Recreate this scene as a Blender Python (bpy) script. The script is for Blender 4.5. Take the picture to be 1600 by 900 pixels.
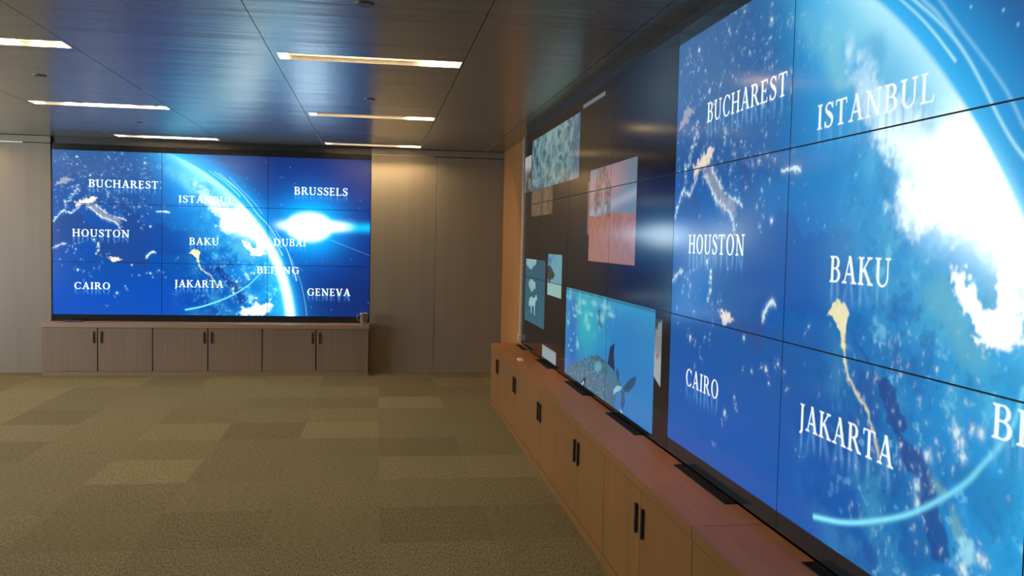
import bpy, bmesh, math, random
import numpy as np
from mathutils import Matrix, Vector

for o in list(bpy.data.objects): bpy.data.objects.remove(o, do_unlink=True)
S = bpy.context.scene
COL = S.collection

# ---------------------------------------------------------------- camera, light level, world
cam_data = bpy.data.cameras.new('camera'); cam = bpy.data.objects.new('camera', cam_data); COL.objects.link(cam)
S.camera = cam
YAW, PITCH, ROLL = .1520, .0524, .0219
fwd = Vector((math.sin(YAW) * math.cos(PITCH), math.cos(YAW) * math.cos(PITCH), -math.sin(PITCH)))
rgt = Vector((math.cos(YAW), -math.sin(YAW), 0)); upv = rgt.cross(fwd)
r2 = rgt * math.cos(ROLL) + upv * math.sin(ROLL); u2 = upv * math.cos(ROLL) - rgt * math.sin(ROLL)
cam.matrix_world = Matrix.Translation((0, 0, 1.631)) @ Matrix((r2, u2, -fwd)).transposed().to_4x4()
cam_data.sensor_width = 36; cam_data.lens = 36 * 1392.3 / 1600; cam_data.clip_start = .05
vs = S.view_settings
S.display_settings.display_device = 'sRGB'
vs.view_transform = 'Standard'; vs.look = 'None'; vs.gamma = 1; vs.use_curve_mapping = False
vs.exposure = 0.0
S.cycles.use_denoising = True
S.cycles.max_bounces = 8; S.cycles.diffuse_bounces = 4; S.cycles.glossy_bounces = 4
S.cycles.sample_clamp_indirect = 6; S.cycles.blur_glossy = .5; S.cycles.caustics_reflective = False
LAMP = 232.0                       # radiance of the fluorescent tubes in the ceiling slots
LAMP_COLOUR = (1.0, .72, .39)
BACK_SCREEN, RIGHT_SCREEN, COLLAGE_SCREEN = 1.60, 1.0, .90
DAYLIGHT = 280.0                   # soft daylight from the windows of the open side of the floor, left of the picture
w = bpy.data.worlds.new('world'); S.world = w; w.use_nodes = True
w.node_tree.nodes['Background'].inputs[0].default_value = (.5, .58, .7, 1); w.node_tree.nodes['Background'].inputs[1].default_value = .25
def area(name, loc, rot, sx, sy, power, colour):
    l = bpy.data.lights.new(name, 'AREA'); l.shape = 'RECTANGLE'; l.size = sx; l.size_y = sy; l.energy = power; l.color = colour
    o = bpy.data.objects.new(name, l); o.location = loc; o.rotation_euler = rot; COL.objects.link(o); return o
area('window_daylight', (-6.42, 6.6, 1.5), (0, math.radians(-90), 0), 1.9, 6.0, DAYLIGHT, (.86, .93, 1.0))

# ---------------------------------------------------------------- measurements (metres; floor at z = 0, camera at the origin)
CEIL = 2.716
Y_BACK = 10.894; Y_BSCR = 10.924                      # back wall, face of the back display
X_RIGHT = 1.540; X_RSCR = 1.4378                      # right wall, face of the right display
PW, PH = 1.2220, .6840                                # one display of the right wall
BX0, BZ1, BW, BH = -3.679, 2.636, 1.2014, .6764       # back display: left edge, top, one panel
RY0, RZ1 = 4.203, 2.663                               # right display: left edge of the globe, top
Y_FAR = 8.722                                         # far end of the right display
X_LEFT, Y_REAR = -6.5, -3.0

# ---------------------------------------------------------------- materials
def new_mat(name):
    m = bpy.data.materials.new(name); m.use_nodes = True
    nt = m.node_tree; nt.nodes.clear()
    out = nt.nodes.new('ShaderNodeOutputMaterial'); b = nt.nodes.new('ShaderNodeBsdfPrincipled')
    nt.links.new(b.outputs[0], out.inputs[0]); return m, nt, b
def node(nt, t, **kw):
    n = nt.nodes.new(t)
    for k, v in kw.items():
        if k.startswith('i_'): n.inputs[int(k[2:]) if k[2:].isdigit() else k[2:]].default_value = v
        else: setattr(n, k, v)
    return n
def pos_scaled(nt, s):
    g = node(nt, 'ShaderNodeNewGeometry'); m = node(nt, 'ShaderNodeVectorMath', operation='MULTIPLY'); m.inputs[1].default_value = s
    nt.links.new(g.outputs['Position'], m.inputs[0]); return m.outputs[0]
def noise(nt, vec, scale, detail=3, rough=.5):
    n = node(nt, 'ShaderNodeTexNoise'); n.inputs['Scale'].default_value = scale; n.inputs['Detail'].default_value = detail; n.inputs['Roughness'].default_value = rough
    nt.links.new(vec, n.inputs['Vector']); return n.outputs['Fac']
def ramp(nt, fac, stops):
    r = node(nt, 'ShaderNodeValToRGB'); e = r.color_ramp.elements
    while len(e) < len(stops): e.new(.5)
    for k, (p, c) in enumerate(stops): e[k].position = p; e[k].color = (*c, 1)
    nt.links.new(fac, r.inputs[0]); return r.outputs[0]
def bump(nt, b, h, strength, dist=.01):
    n = node(nt, 'ShaderNodeBump'); n.inputs['Strength'].default_value = strength; n.inputs['Distance'].default_value = dist
    nt.links.new(h, n.inputs['Height']); nt.links.new(n.outputs[0], b.inputs['Normal'])
def plain(name, c, rough=.5, metal=0.0, spec=.5):
    m, nt, b = new_mat(name)
    f = noise(nt, pos_scaled(nt, (1, 1, 1)), 35, 3); r = ramp(nt, f, [(.3, tuple(x * .93 for x in c)), (.7, tuple(min(1, x * 1.06) for x in c))])
    nt.links.new(r, b.inputs['Base Color']); b.inputs['Roughness'].default_value = rough; b.inputs['Metallic'].default_value = metal; b.inputs['Specular IOR Level'].default_value = spec
    return m
def wood(name, dark, light, grain, rough=.4, spec=.4, blotch=.35):
    m, nt, b = new_mat(name)
    fine = noise(nt, pos_scaled(nt, grain), 1.0, 5, .6)
    broad = noise(nt, pos_scaled(nt, tuple(g * .12 for g in grain)), 1.0, 2)
    mx = node(nt, 'ShaderNodeMix', data_type='FLOAT'); mx.inputs[0].default_value = blotch
    nt.links.new(fine, mx.inputs[2]); nt.links.new(broad, mx.inputs[3])
    c = ramp(nt, mx.outputs[0], [(.32, dark), (.68, light)])
    nt.links.new(c, b.inputs['Base Color']); b.inputs['Roughness'].default_value = rough; b.inputs['Specular IOR Level'].default_value = spec
    bump(nt, b, fine, .05, .002); return m
M_CAB = wood('cabinet_veneer', (.175, .086, .026), (.232, .118, .040), (55, 55, 1.6), .38, .35)
M_TOP_LIT = wood('countertop_veneer_lit_red', (.275, .108, .038), (.360, .150, .056), (60, 2.0, 60), .48, .22)  # cabinet wood with the reddish light on its top put into the colour
M_CAB_DIM = wood('cabinet_veneer_dim_light', (.190, .132, .092), (.240, .170, .122), (45, 45, 1.3), .38, .35)  # same wood as the right cabinets, greyed in colour for the dim backlight
M_BTOP = wood('back_countertop_veneer', (.29, .19, .125), (.37, .25, .17), (2.0, 60, 60), .3, .5)
M_WALL = wood('wall_veneer', (.212, .180, .134), (.256, .220, .168), (13, 13, .5), .42, .35, .55)
M_SIDEWALL_LIT = wood('side_wall_veneer_lamp_glow', (.33, .155, .050), (.42, .205, .070), (38, 38, 1.1), .45, .35, .5)  # orange glow of the lamps is put into this veneer's colour
M_BLACK = plain('black_metal', (.012, .012, .013), .35)
M_VENT = plain('vent_black', (.006, .006, .006), .7, 0, .15)
M_FASCIA = plain('black_fascia', (.014, .015, .016), .5)
M_STEEL = plain('brushed_steel', (.50, .49, .47), .22, 1.0)
M_TRIM = plain('satin_aluminium', (.62, .60, .56), .35, .9)
M_PALE = plain('pale_edge_strip', (.74, .72, .67), .45)
M_WHITE = plain('white_plastic', (.80, .80, .78), .4)
M_REFL = plain('lamp_reflector', (.80, .77, .70), .45)
M_LOUVRE = plain('lamp_louvre', (.06, .045, .03), .5)
M_DISC = plain('sprinkler_cover', (.16, .15, .115), .4, .5)
M_GAP = plain('shadow_gap', (.02, .014, .01), .8)
def ceiling_material():
    m, nt, b = new_mat('ceiling_panel')
    streak = noise(nt, pos_scaled(nt, (.30, 6, 1)), 1.0, 5, .6); brushed = noise(nt, pos_scaled(nt, (3, 160, 1)), 1.0, 3)
    c = ramp(nt, streak, [(.3, (.29, .275, .215)), (.7, (.36, .345, .275))])
    nt.links.new(c, b.inputs['Base Color']); b.inputs['Metallic'].default_value = .5; b.inputs['Roughness'].default_value = .26; b.inputs['Specular IOR Level'].default_value = .6
    w1 = noise(nt, pos_scaled(nt, (.35, 4.2, 1)), 1.0, 3)
    mx = node(nt, 'ShaderNodeMix', data_type='FLOAT'); mx.inputs[0].default_value = .01; nt.links.new(w1, mx.inputs[2]); nt.links.new(brushed, mx.inputs[3])
    bump(nt, b, mx.outputs[0], .32, .02); return m
M_CEIL = ceiling_material()
def carpet_material():
    m, nt, b = new_mat('carpet_tiles')
    g = node(nt, 'ShaderNodeNewGeometry'); add = node(nt, 'ShaderNodeVectorMath', operation='ADD'); add.inputs[1].default_value = (-.04, -6.02, 0)
    dv = node(nt, 'ShaderNodeVectorMath', operation='MULTIPLY'); dv.inputs[1].default_value = (1 / .628, 1 / .640, 0)
    fl = node(nt, 'ShaderNodeVectorMath', operation='FLOOR'); wn = node(nt, 'ShaderNodeTexWhiteNoise', noise_dimensions='2D')
    nt.links.new(g.outputs['Position'], add.inputs[0]); nt.links.new(add.outputs[0], dv.inputs[0]); nt.links.new(dv.outputs[0], fl.inputs[0]); nt.links.new(fl.outputs[0], wn.inputs['Vector'])
    tile = ramp(nt, wn.outputs['Value'], [(0, (.106, .092, .057)), (.35, (.125, .110, .068)), (.7, (.135, .119, .073)), (1, (.160, .141, .084))])
    yarn_x = noise(nt, pos_scaled(nt, (34, 105, 1)), 1.0, 4, .75); yarn_y = noise(nt, pos_scaled(nt, (105, 34, 1)), 1.0, 3, .7)
    gt = node(nt, 'ShaderNodeMath', operation='GREATER_THAN'); gt.inputs[1].default_value = .5; nt.links.new(wn.outputs['Color'], gt.inputs[0])
    mx = node(nt, 'ShaderNodeMix', data_type='FLOAT'); nt.links.new(gt.outputs[0], mx.inputs[0]); nt.links.new(yarn_x, mx.inputs[2]); nt.links.new(yarn_y, mx.inputs[3])
    yv = ramp(nt, mx.outputs[0], [(.30, (.42, .42, .42)), (.70, (1.58, 1.58, 1.58))])
    ml = node(nt, 'ShaderNodeMix', data_type='RGBA', blend_type='MULTIPLY'); ml.inputs[0].default_value = 1
    nt.links.new(tile, ml.inputs[6]); nt.links.new(yv, ml.inputs[7]); nt.links.new(ml.outputs[2], b.inputs['Base Color'])
    b.inputs['Roughness'].default_value = .95; b.inputs['Specular IOR Level'].default_value = .1; bump(nt, b, mx.outputs[0], .6, .006); return m
M_CARPET = carpet_material()
def emitter(name, c, s):
    m, nt, b = new_mat(name); b.inputs['Base Color'].default_value = (.8, .8, .8, 1); b.inputs['Emission Color'].default_value = (*c, 1); b.inputs['Emission Strength'].default_value = s; return m
M_TUBE = emitter('fluorescent_tube', LAMP_COLOUR, LAMP)

# ---- outlines on the globe picture, in fractions of the display (across, down)
DOTS = [(0.031, 0.072), (0.036, 0.088), (0.088, 0.096), (0.1, 0.124), (0.129, 0.068), (0.209, 0.049), (0.23, 0.13), (0.124, 0.159), (0.148, 0.17), (0.186, 0.165), (0.279, 0.178), (0.101, 0.183), (0.088, 0.183), (0.08, 0.163), (0.13, 0.201), (0.076, 0.232), (0.049, 0.248), (0.071, 0.26), (0.079, 0.252), (0.065, 0.28), (0.058, 0.284), (0.052, 0.318), (0.007, 0.264), (0.016, 0.331), (0.109, 0.258), (0.139, 0.257), (0.162, 0.25), (0.194, 0.257), (0.166, 0.295), (0.215, 0.298), (0.224, 0.309), (0.245, 0.342), (0.264, 0.347), (0.279, 0.298), (0.27, 0.29), (0.23, 0.389), (0.248, 0.368), (0.221, 0.366), (0.27, 0.398), (0.276, 0.426), (0.261, 0.427), (0.27, 0.461), (0.288, 0.38), (0.301, 0.351), (0.279, 0.449), (0.094, 0.44), (0.015, 0.489), (0.163, 0.618), (0.172, 0.614), (0.03, 0.688), (0.064, 0.707), (0.091, 0.723), (0.111, 0.725), (0.111, 0.745), (0.126, 0.699), (0.142, 0.704), (0.093, 0.771), (0.221, 0.802), (0.225, 0.82), (0.195, 0.84), (0.187, 0.855), (0.19, 0.866), (0.166, 0.916), (0.241, 0.742), (0.264, 0.738), (0.287, 0.726), (0.298, 0.726), (0.316, 0.716), (0.322, 0.708), (0.335, 0.716), (0.343, 0.744), (0.304, 0.748), (0.375, 0.848), (0.086, 0.652), (0.022, 0.654), (0.152, 0.67), (0.377, 0.642), (0.384, 0.63), (0.19, 0.548), (0.148, 0.624), (0.051, 0.574), (0.06, 0.582), (0.069, 0.562), (0.078, 0.556), (0.09, 0.548), (0.042, 0.608), (0.071, 0.593), (0.063, 0.616), (0.046, 0.594), (0.5, 0.638), (0.573, 0.653), (0.599, 0.74), (0.589, 0.723), (0.535, 0.765), (0.612, 0.716), (0.551, 0.815), (0.574, 0.799), (0.78, 0.86)]
BIG = [(0.075, 0.072), (0.115, 0.173), (0.037, 0.327), (0.145, 0.401), (0.298, 0.454), (0.282, 0.09), (0.334, 0.367), (0.076, 0.712), (0.287, 0.628), (0.139, 0.57), (0.126, 0.539), (0.241, 0.678), (0.14, 0.596), (0.298, 0.726), (0.195, 0.84)]
BRIT = [(0.007, 0.236), (0.025, 0.19), (0.046, 0.194), (0.064, 0.202), (0.052, 0.216), (0.031, 0.223)]
FR = [(0.004, 0.439), (0.016, 0.407), (0.036, 0.375), (0.042, 0.38), (0.056, 0.388), (0.07, 0.371), (0.085, 0.35)]
FR2 = [(0.04, 0.364), (0.038, 0.33), (0.052, 0.318), (0.062, 0.284), (0.071, 0.26), (0.076, 0.229)]
ITA = [(0.103, 0.349), (0.118, 0.36), (0.13, 0.382), (0.145, 0.401), (0.166, 0.414), (0.184, 0.431), (0.196, 0.447), (0.206, 0.47)]
ADR = [(0.13, 0.342), (0.145, 0.358), (0.163, 0.386)]
HEEL = [(0.187, 0.402), (0.206, 0.412), (0.222, 0.426)]
IST = [(0.316, 0.367), (0.334, 0.367), (0.356, 0.371)]
ALG = [(0.0, 0.59), (0.015, 0.575), (0.024, 0.569), (0.039, 0.563)]
TUN = [(0.12, 0.534), (0.126, 0.539), (0.139, 0.57), (0.14, 0.596), (0.132, 0.625)]
TRI = [(0.163, 0.646), (0.184, 0.637), (0.202, 0.645), (0.216, 0.649), (0.193, 0.657), (0.184, 0.666)]
CYR = [(0.285, 0.634), (0.29, 0.619), (0.305, 0.601), (0.313, 0.601)]
COAST = [(-0.009, 0.593), (0.039, 0.563), (0.09, 0.546), (0.12, 0.534), (0.139, 0.565), (0.14, 0.596), (0.132, 0.625), (0.145, 0.638), (0.163, 0.655), (0.193, 0.66), (0.221, 0.665), (0.242, 0.678), (0.279, 0.689), (0.288, 0.674), (0.288, 0.634), (0.304, 0.602), (0.319, 0.604), (0.338, 0.615), (0.409, 0.612), (0.433, 0.583), (0.466, 0.577), (0.465, 0.556), (0.459, 0.513), (0.457, 0.49), (0.446, 0.475), (0.42, 0.475), (0.391, 0.485), (0.36, 0.474), (0.328, 0.436), (0.288, 0.455), (0.248, 0.371), (0.209, 0.327), (0.222, 0.426), (0.19, 0.402), (0.163, 0.386), (0.13, 0.342), (0.103, 0.349), (0.13, 0.382), (0.166, 0.414), (0.206, 0.47), (0.148, 0.5), (0.088, 0.412), (0.07, 0.379), (0.042, 0.389), (0.016, 0.416), (0.004, 0.45)]
LIMB = [(0.485, 0.152), (0.546, 0.242), (0.585, 0.302), (0.62, 0.375), (0.641, 0.418), (0.65, 0.449), (0.665, 0.539), (0.724, 0.725), (0.744, 0.837), (0.754, 0.961)]
T1 = [(0.479, 0.127), (0.509, 0.163), (0.535, 0.198), (0.555, 0.229), (0.578, 0.269)]
T2 = [(0.497, 0.132), (0.526, 0.171), (0.554, 0.208), (0.574, 0.238), (0.592, 0.272), (0.61, 0.313), (0.626, 0.352)]
T2b = [(0.512, 0.139), (0.538, 0.177), (0.556, 0.203), (0.573, 0.234)]
T3 = [(0.543, 0.159), (0.578, 0.224), (0.6, 0.263), (0.616, 0.292), (0.632, 0.324), (0.648, 0.365)]
TA = [(0.674, 0.468), (0.694, 0.538), (0.714, 0.605)]
TB = [(0.69, 0.462), (0.723, 0.554), (0.743, 0.648), (0.76, 0.754)]
TC = [(0.743, 0.624), (0.769, 0.736), (0.786, 0.859), (0.795, 0.96)]
TD = [(0.582, 0.285), (0.623, 0.364)]
TE = [(0.629, 0.353), (0.665, 0.427), (0.691, 0.496), (0.71, 0.56)]
SUN = [(0.8, 0.433), (0.71, 0.436), (0.891, 0.429), (0.8, 0.35), (0.801, 0.533)]
SUNRAY = [(0.872, 0.513), (0.998, 0.598)]
STARS = [(0.66, 0.066), (0.713, 0.153), (0.752, 0.184), (0.737, 0.091), (0.705, 0.15), (0.711, 0.305), (0.708, 0.314), (0.963, 0.319), (0.934, 0.386), (0.947, 0.394), (0.6, 0.163), (0.966, 0.272), (0.792, 0.643), (0.844, 0.642), (0.939, 0.624), (0.933, 0.861), (0.809, 0.911), (0.875, 0.926), (0.997, 0.882), (0.774, 0.685), (0.779, 0.694), (0.592, 0.21), (0.624, 0.228), (0.638, 0.25)]
CL1 = [(0.42, 0.185), (0.459, 0.198), (0.47, 0.227), (0.49, 0.261), (0.508, 0.284), (0.55, 0.312), (0.583, 0.306), (0.617, 0.378), (0.65, 0.454), (0.655, 0.524), (0.629, 0.526), (0.62, 0.497), (0.592, 0.487), (0.572, 0.465), (0.556, 0.473), (0.544, 0.494), (0.531, 0.477), (0.505, 0.458), (0.506, 0.432), (0.544, 0.408), (0.553, 0.397), (0.523, 0.388), (0.489, 0.35), (0.454, 0.301), (0.447, 0.261), (0.427, 0.217)]
GAP1 = [(0.456, 0.192), (0.487, 0.197), (0.495, 0.229), (0.485, 0.248), (0.47, 0.222)]
GAP2 = [(0.505, 0.302), (0.522, 0.313), (0.531, 0.326), (0.52, 0.326)]
GAP3 = [(0.539, 0.334), (0.558, 0.341), (0.566, 0.352), (0.551, 0.356)]
WED = [(0.581, 0.531), (0.589, 0.52), (0.598, 0.532), (0.612, 0.559), (0.631, 0.575), (0.632, 0.535), (0.628, 0.507), (0.648, 0.507), (0.657, 0.576), (0.655, 0.605), (0.635, 0.609), (0.625, 0.619), (0.615, 0.598), (0.6, 0.58)]
GREY = [(0.552, 0.562), (0.577, 0.535), (0.6, 0.58), (0.625, 0.619), (0.634, 0.639), (0.599, 0.644), (0.584, 0.604), (0.561, 0.575)]
TEAL = [(0.337, 0.11), (0.41, 0.132), (0.481, 0.157), (0.501, 0.214), (0.494, 0.262), (0.459, 0.198), (0.417, 0.184), (0.447, 0.266), (0.418, 0.258), (0.403, 0.223), (0.362, 0.173)]
RED = [(0.49, 0.677), (0.508, 0.677), (0.522, 0.693), (0.533, 0.711), (0.542, 0.734), (0.539, 0.752), (0.549, 0.759), (0.567, 0.772), (0.58, 0.811), (0.586, 0.838), (0.591, 0.86), (0.594, 0.884), (0.585, 0.89), (0.576, 0.883), (0.569, 0.862), (0.565, 0.856), (0.559, 0.809), (0.545, 0.795), (0.534, 0.776), (0.529, 0.756), (0.515, 0.735), (0.504, 0.704)]
SUEZ = [(0.452, 0.61), (0.461, 0.627), (0.479, 0.656), (0.5, 0.692)]
CLB = [(0.571, 0.97), (0.593, 0.916), (0.641, 0.898), (0.679, 0.868), (0.683, 0.897), (0.66, 0.968)]
CLB2 = [(0.59, 0.887), (0.615, 0.851), (0.628, 0.863), (0.615, 0.886)]
WSP = [(0.594, 0.808), (0.607, 0.83), (0.618, 0.859), (0.615, 0.866), (0.599, 0.845)]
WSP2 = [(0.572, 0.786), (0.592, 0.801), (0.589, 0.81), (0.574, 0.802)]
SPK = [(0.597, 0.723), (0.615, 0.712), (0.623, 0.715), (0.605, 0.732), (0.607, 0.75), (0.557, 0.81), (0.558, 0.831), (0.598, 0.733), (0.569, 0.767), (0.626, 0.858), (0.631, 0.86), (0.609, 0.882), (0.612, 0.886)]
# ---------------------------------------------------------------- what the displays are showing (computed pictures)
def lin(r, g, b):
    c = np.array([r, g, b], float) / 255
    return np.where(c < .04045, c / 12.92, ((c + .055) / 1.055) ** 2.4)
def smooth(a, b, x):
    t = np.clip((x - a) / (b - a), 0, 1)
    return t * t * (3 - 2 * t)
def value_noise(h, w, cy, cx, rng):
    g = rng.random((cy + 2, cx + 2))
    y = np.linspace(0, cy, h, endpoint=False); x = np.linspace(0, cx, w, endpoint=False)
    yi = y.astype(int); xi = x.astype(int)
    fy = y - yi; fx = x - xi
    fy = (fy * fy * (3 - 2 * fy))[:, None]; fx = (fx * fx * (3 - 2 * fx))[None, :]
    a = g[yi][:, xi]; b = g[yi][:, xi + 1]; c = g[yi + 1][:, xi]; d = g[yi + 1][:, xi + 1]
    return (a * (1 - fx) + b * fx) * (1 - fy) + (c * (1 - fx) + d * fx) * fy
def fbm(h, w, c, octaves, rng, stretch=1.0):
    s = 0; a = 1; t = 0
    for k in range(octaves):
        s = s + a * value_noise(h, w, max(1, int(c * stretch * 2 ** k)), max(1, int(c * w / h * 2 ** k)), rng)
        t += a; a *= .55
    return s / t
def poly_mask(h, w, pts, ss=2):
    P = np.array(pts, float) * [w, h]
    x0, y0 = np.floor(P.min(0) - 1).astype(int); x1, y1 = np.ceil(P.max(0) + 1).astype(int)
    x0, y0 = max(x0, 0), max(y0, 0); x1, y1 = min(x1, w), min(y1, h)
    if x1 <= x0 or y1 <= y0: return None
    ys = y0 + (np.arange((y1 - y0) * ss) + .5) / ss; xs = x0 + (np.arange((x1 - x0) * ss) + .5) / ss
    m = np.zeros((len(ys), len(xs)), bool)
    for (ax, ay), (bx, by) in zip(P, np.roll(P, -1, 0)):
        if ay == by: continue
        r = (ys >= min(ay, by)) & (ys < max(ay, by))
        xc = ax + (ys[r] - ay) * (bx - ax) / (by - ay)
        m[r] ^= xs[None, :] > xc[:, None]
    m = m.reshape(y1 - y0, ss, x1 - x0, ss).mean((1, 3))
    return slice(y0, y1), slice(x0, x1), m
def add_poly(M, pts, v=1.0):
    r = poly_mask(M.shape[0], M.shape[1], pts)
    if r: M[r[0], r[1]] = np.maximum(M[r[0], r[1]], r[2] * v)
def blur(M, sy, sx=None):
    sx = sy if sx is None else sx
    h, w = M.shape
    py, px = int(3 * sy) + 1, int(3 * sx) + 1
    A = np.pad(M, ((py, py), (px, px)), mode='edge')
    fy = np.fft.fftfreq(A.shape[0])[:, None]; fx = np.fft.rfftfreq(A.shape[1])[None, :]
    A = np.fft.irfft2(np.fft.rfft2(A) * np.exp(-2 * np.pi ** 2 * ((fy * sy) ** 2 + (fx * sx) ** 2)), A.shape)
    return A[py:py + h, px:px + w]
def stamp(M, u, v, r, a, ry=None):
    h, w = M.shape
    x, y = u * w, v * h; ry = ry or r; R = int(3 * max(r, ry)) + 2
    x0, x1, y0, y1 = max(int(x) - R, 0), min(int(x) + R + 1, w), max(int(y) - R, 0), min(int(y) + R + 1, h)
    if x1 <= x0 or y1 <= y0: return
    X = np.arange(x0, x1)[None, :] - x; Y = np.arange(y0, y1)[:, None] - y
    M[y0:y1, x0:x1] = np.maximum(M[y0:y1, x0:x1], a * np.exp(-(X / r) ** 2 - (Y / ry) ** 2))
def resample(pts, n, spline=True):
    P = np.array(pts, float)
    if spline and len(P) > 2:
        Q = np.vstack([2 * P[0] - P[1], P, 2 * P[-1] - P[-2]]); out = []
        for i in range(len(P) - 1):
            t = np.linspace(0, 1, 16, endpoint=i == len(P) - 2)[:, None]
            a, b, c, d = Q[i:i + 4]
            out.append(.5 * (2 * b + (c - a) * t + (2 * a - 5 * b + 4 * c - d) * t * t + (3 * b - a - 3 * c + d) * t ** 3))
        P = np.vstack(out)
    L = np.r_[0, np.cumsum(np.hypot(*np.diff(P, axis=0).T))]
    s = np.linspace(0, L[-1], n)
    return np.c_[np.interp(s, L, P[:, 0]), np.interp(s, L, P[:, 1])]
def line(M, pts, r, a0=1.0, a1=None, spline=True):
    h, w = M.shape; a1 = a0 if a1 is None else a1
    P = np.array(pts, float); L = np.hypot(*(np.diff(P, axis=0) * [w, h]).T).sum()
    n = max(2, int(L / max(r * .6, .7)))
    for k, (u, v) in enumerate(resample(pts, n, spline)): stamp(M, u, v, r, a0 + (a1 - a0) * k / (n - 1))
def speckle_line(M, pts, r, n, jit, rng, amp=(.4, 1)):
    for u, v in resample(pts, n, False):
        stamp(M, u + rng.normal(0, jit * .5625), v + rng.normal(0, jit), r * rng.uniform(.5, 1.4), rng.uniform(*amp), r * rng.uniform(.5, 1.4))

# ---- roman capitals with bracket-less serifs, drawn as outlines in a unit-high box
def _ring(cx, cy, rx, ry, tx, ty, a0=0, a1=360, n=40):
    t = np.radians(np.linspace(a0, a1, n))
    o = np.c_[cx + rx * np.cos(t), cy + ry * np.sin(t)]; i = np.c_[cx + (rx - tx) * np.cos(t), cy + (ry - ty) * np.sin(t)]
    return [np.vstack([o, i[::-1]])]
def _stem(x, y0, y1, w=.13): return [[(x, y0), (x + w, y0), (x + w, y1), (x, y1)]]
def _serif(xc, y, w=.3, t=.045):
    s = 1 if y < .5 else -1
    return [[(xc - w / 2, y), (xc + w / 2, y), (xc + w / 2, y + s * t * .7), (xc + .07, y + s * t * 1.7), (xc - .07, y + s * t * 1.7), (xc - w / 2, y + s * t * .7)]]
def _pole(x0, y0, x1, y1, w): return [[(x0 - w / 2, y0), (x0 + w / 2, y0), (x1 + w / 2, y1), (x1 - w / 2, y1)]]
def _hbar(x0, x1, y, t=.055): return [[(x0, y - t / 2), (x1, y - t / 2), (x1, y + t / 2), (x0, y + t / 2)]]
def glyph(ch):
    if ch == 'I': return .36, _stem(.115, 0, 1) + _serif(.18, 0) + _serif(.18, 1)
    if ch == 'J': return .40, _stem(.15, -.02, 1) + _serif(.215, 1) + _ring(.03, -.02, .25, .2, .13, .06, -80, 0, 14)
    if ch == 'L': return .62, _stem(.1, 0, 1) + _serif(.165, 1) + _serif(.165, 0) + _hbar(.16, .56, .028) + [[(.50, 0), (.56, 0), (.59, .24), (.555, .24)]]
    if ch == 'E': return .64, _stem(.1, 0, 1) + _serif(.165, 1) + _serif(.165, 0) + _hbar(.16, .56, .028) + _hbar(.16, .54, .972) + _hbar(.16, .44, .52) + [[(.50, 0), (.56, 0), (.59, .22), (.555, .22)], [(.49, 1), (.54, 1), (.56, .80), (.525, .80)], [(.42, .40), (.455, .40), (.455, .64), (.42, .64)]]
    if ch == 'H': return .84, _stem(.1, 0, 1) + _stem(.61, 0, 1) + _serif(.165, 0) + _serif(.165, 1) + _serif(.675, 0) + _serif(.675, 1) + _hbar(.2, .64, .52)
    if ch == 'T': return .72, _stem(.295, 0, 1) + _serif(.36, 0, .34) + _hbar(.05, .67, .972) + [[(.04, .78), (.075, .78), (.11, 1), (.05, 1)], [(.645, .78), (.68, .78), (.67, 1), (.61, 1)]]
    if ch == 'N': return .86, _pole(.165, 0, .165, 1, .06) + _pole(.69, 0, .69, 1, .06) + _pole(.17, .98, .68, 0, .15) + _serif(.165, 0, .28) + _serif(.12, 1, .24) + _serif(.69, 1, .28)
    if ch == 'A': return .80, _pole(.13, 0, .40, 1, .06) + _pole(.66, 0, .40, 1.02, .145) + _hbar(.2, .58, .34) + _serif(.13, 0, .26) + _serif(.66, 0, .30)
    if ch == 'V': return .80, _pole(.14, 1, .41, -.02, .145) + _pole(.67, 1, .42, 0, .06) + _serif(.14, 1, .30) + _serif(.67, 1, .26)
    if ch == 'K': return .80, _stem(.1, 0, 1) + _serif(.165, 0) + _serif(.165, 1) + _pole(.23, .44, .60, 1, .07) + _pole(.33, .58, .66, 0, .15) + _serif(.60, 1, .27) + _serif(.66, 0, .29)
    if ch == 'B': return .68, _stem(.1, 0, 1) + _serif(.15, 0, .26) + _serif(.15, 1, .26) + _hbar(.16, .36, .028) + _hbar(.16, .34, .972) + _hbar(.16, .36, .53) + _ring(.34, .755, .235, .245, .13, .055, -90, 90, 20) + _ring(.36, .275, .27, .275, .135, .055, -90, 90, 20)
    if ch == 'R': return .76, _stem(.1, 0, 1) + _serif(.165, 0) + _serif(.15, 1, .26) + _hbar(.16, .34, .972) + _hbar(.16, .34, .50) + _ring(.34, .735, .25, .265, .135, .055, -90, 90, 20) + _pole(.36, .52, .66, 0, .14) + _serif(.68, 0, .22)
    if ch == 'U': return .80, _stem(.1, .3, 1, .125) + _stem(.61, .3, 1, .06) + _serif(.165, 1) + _serif(.64, 1, .27) + _ring(.385, .32, .285, .34, .125, .065, 180, 290, 24) + _ring(.385, .32, .285, .34, .06, .065, 290, 360, 14)
    if ch == 'O': return .86, _ring(.43, .5, .37, .52, .135, .05)
    if ch == 'C': return .78, _ring(.44, .5, .38, .52, .14, .05, 42, 318) + [[(.69, .98), (.73, .98), (.73, .70), (.695, .70)], [(.70, .12), (.75, .17), (.72, .22), (.66, .16)]]
    if ch == 'G': return .86, _ring(.44, .5, .38, .52, .14, .05, 42, 318) + [[(.69, .98), (.73, .98), (.73, .70), (.695, .70)]] + _stem(.64, .08, .44, .12) + _serif(.70, .44, .28)
    if ch == 'D': return .86, _stem(.1, 0, 1) + _serif(.15, 0, .26) + _serif(.15, 1, .26) + _hbar(.16, .4, .028) + _hbar(.16, .4, .972) + _ring(.38, .5, .42, .5, .135, .055, -90, 90, 26)
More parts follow.
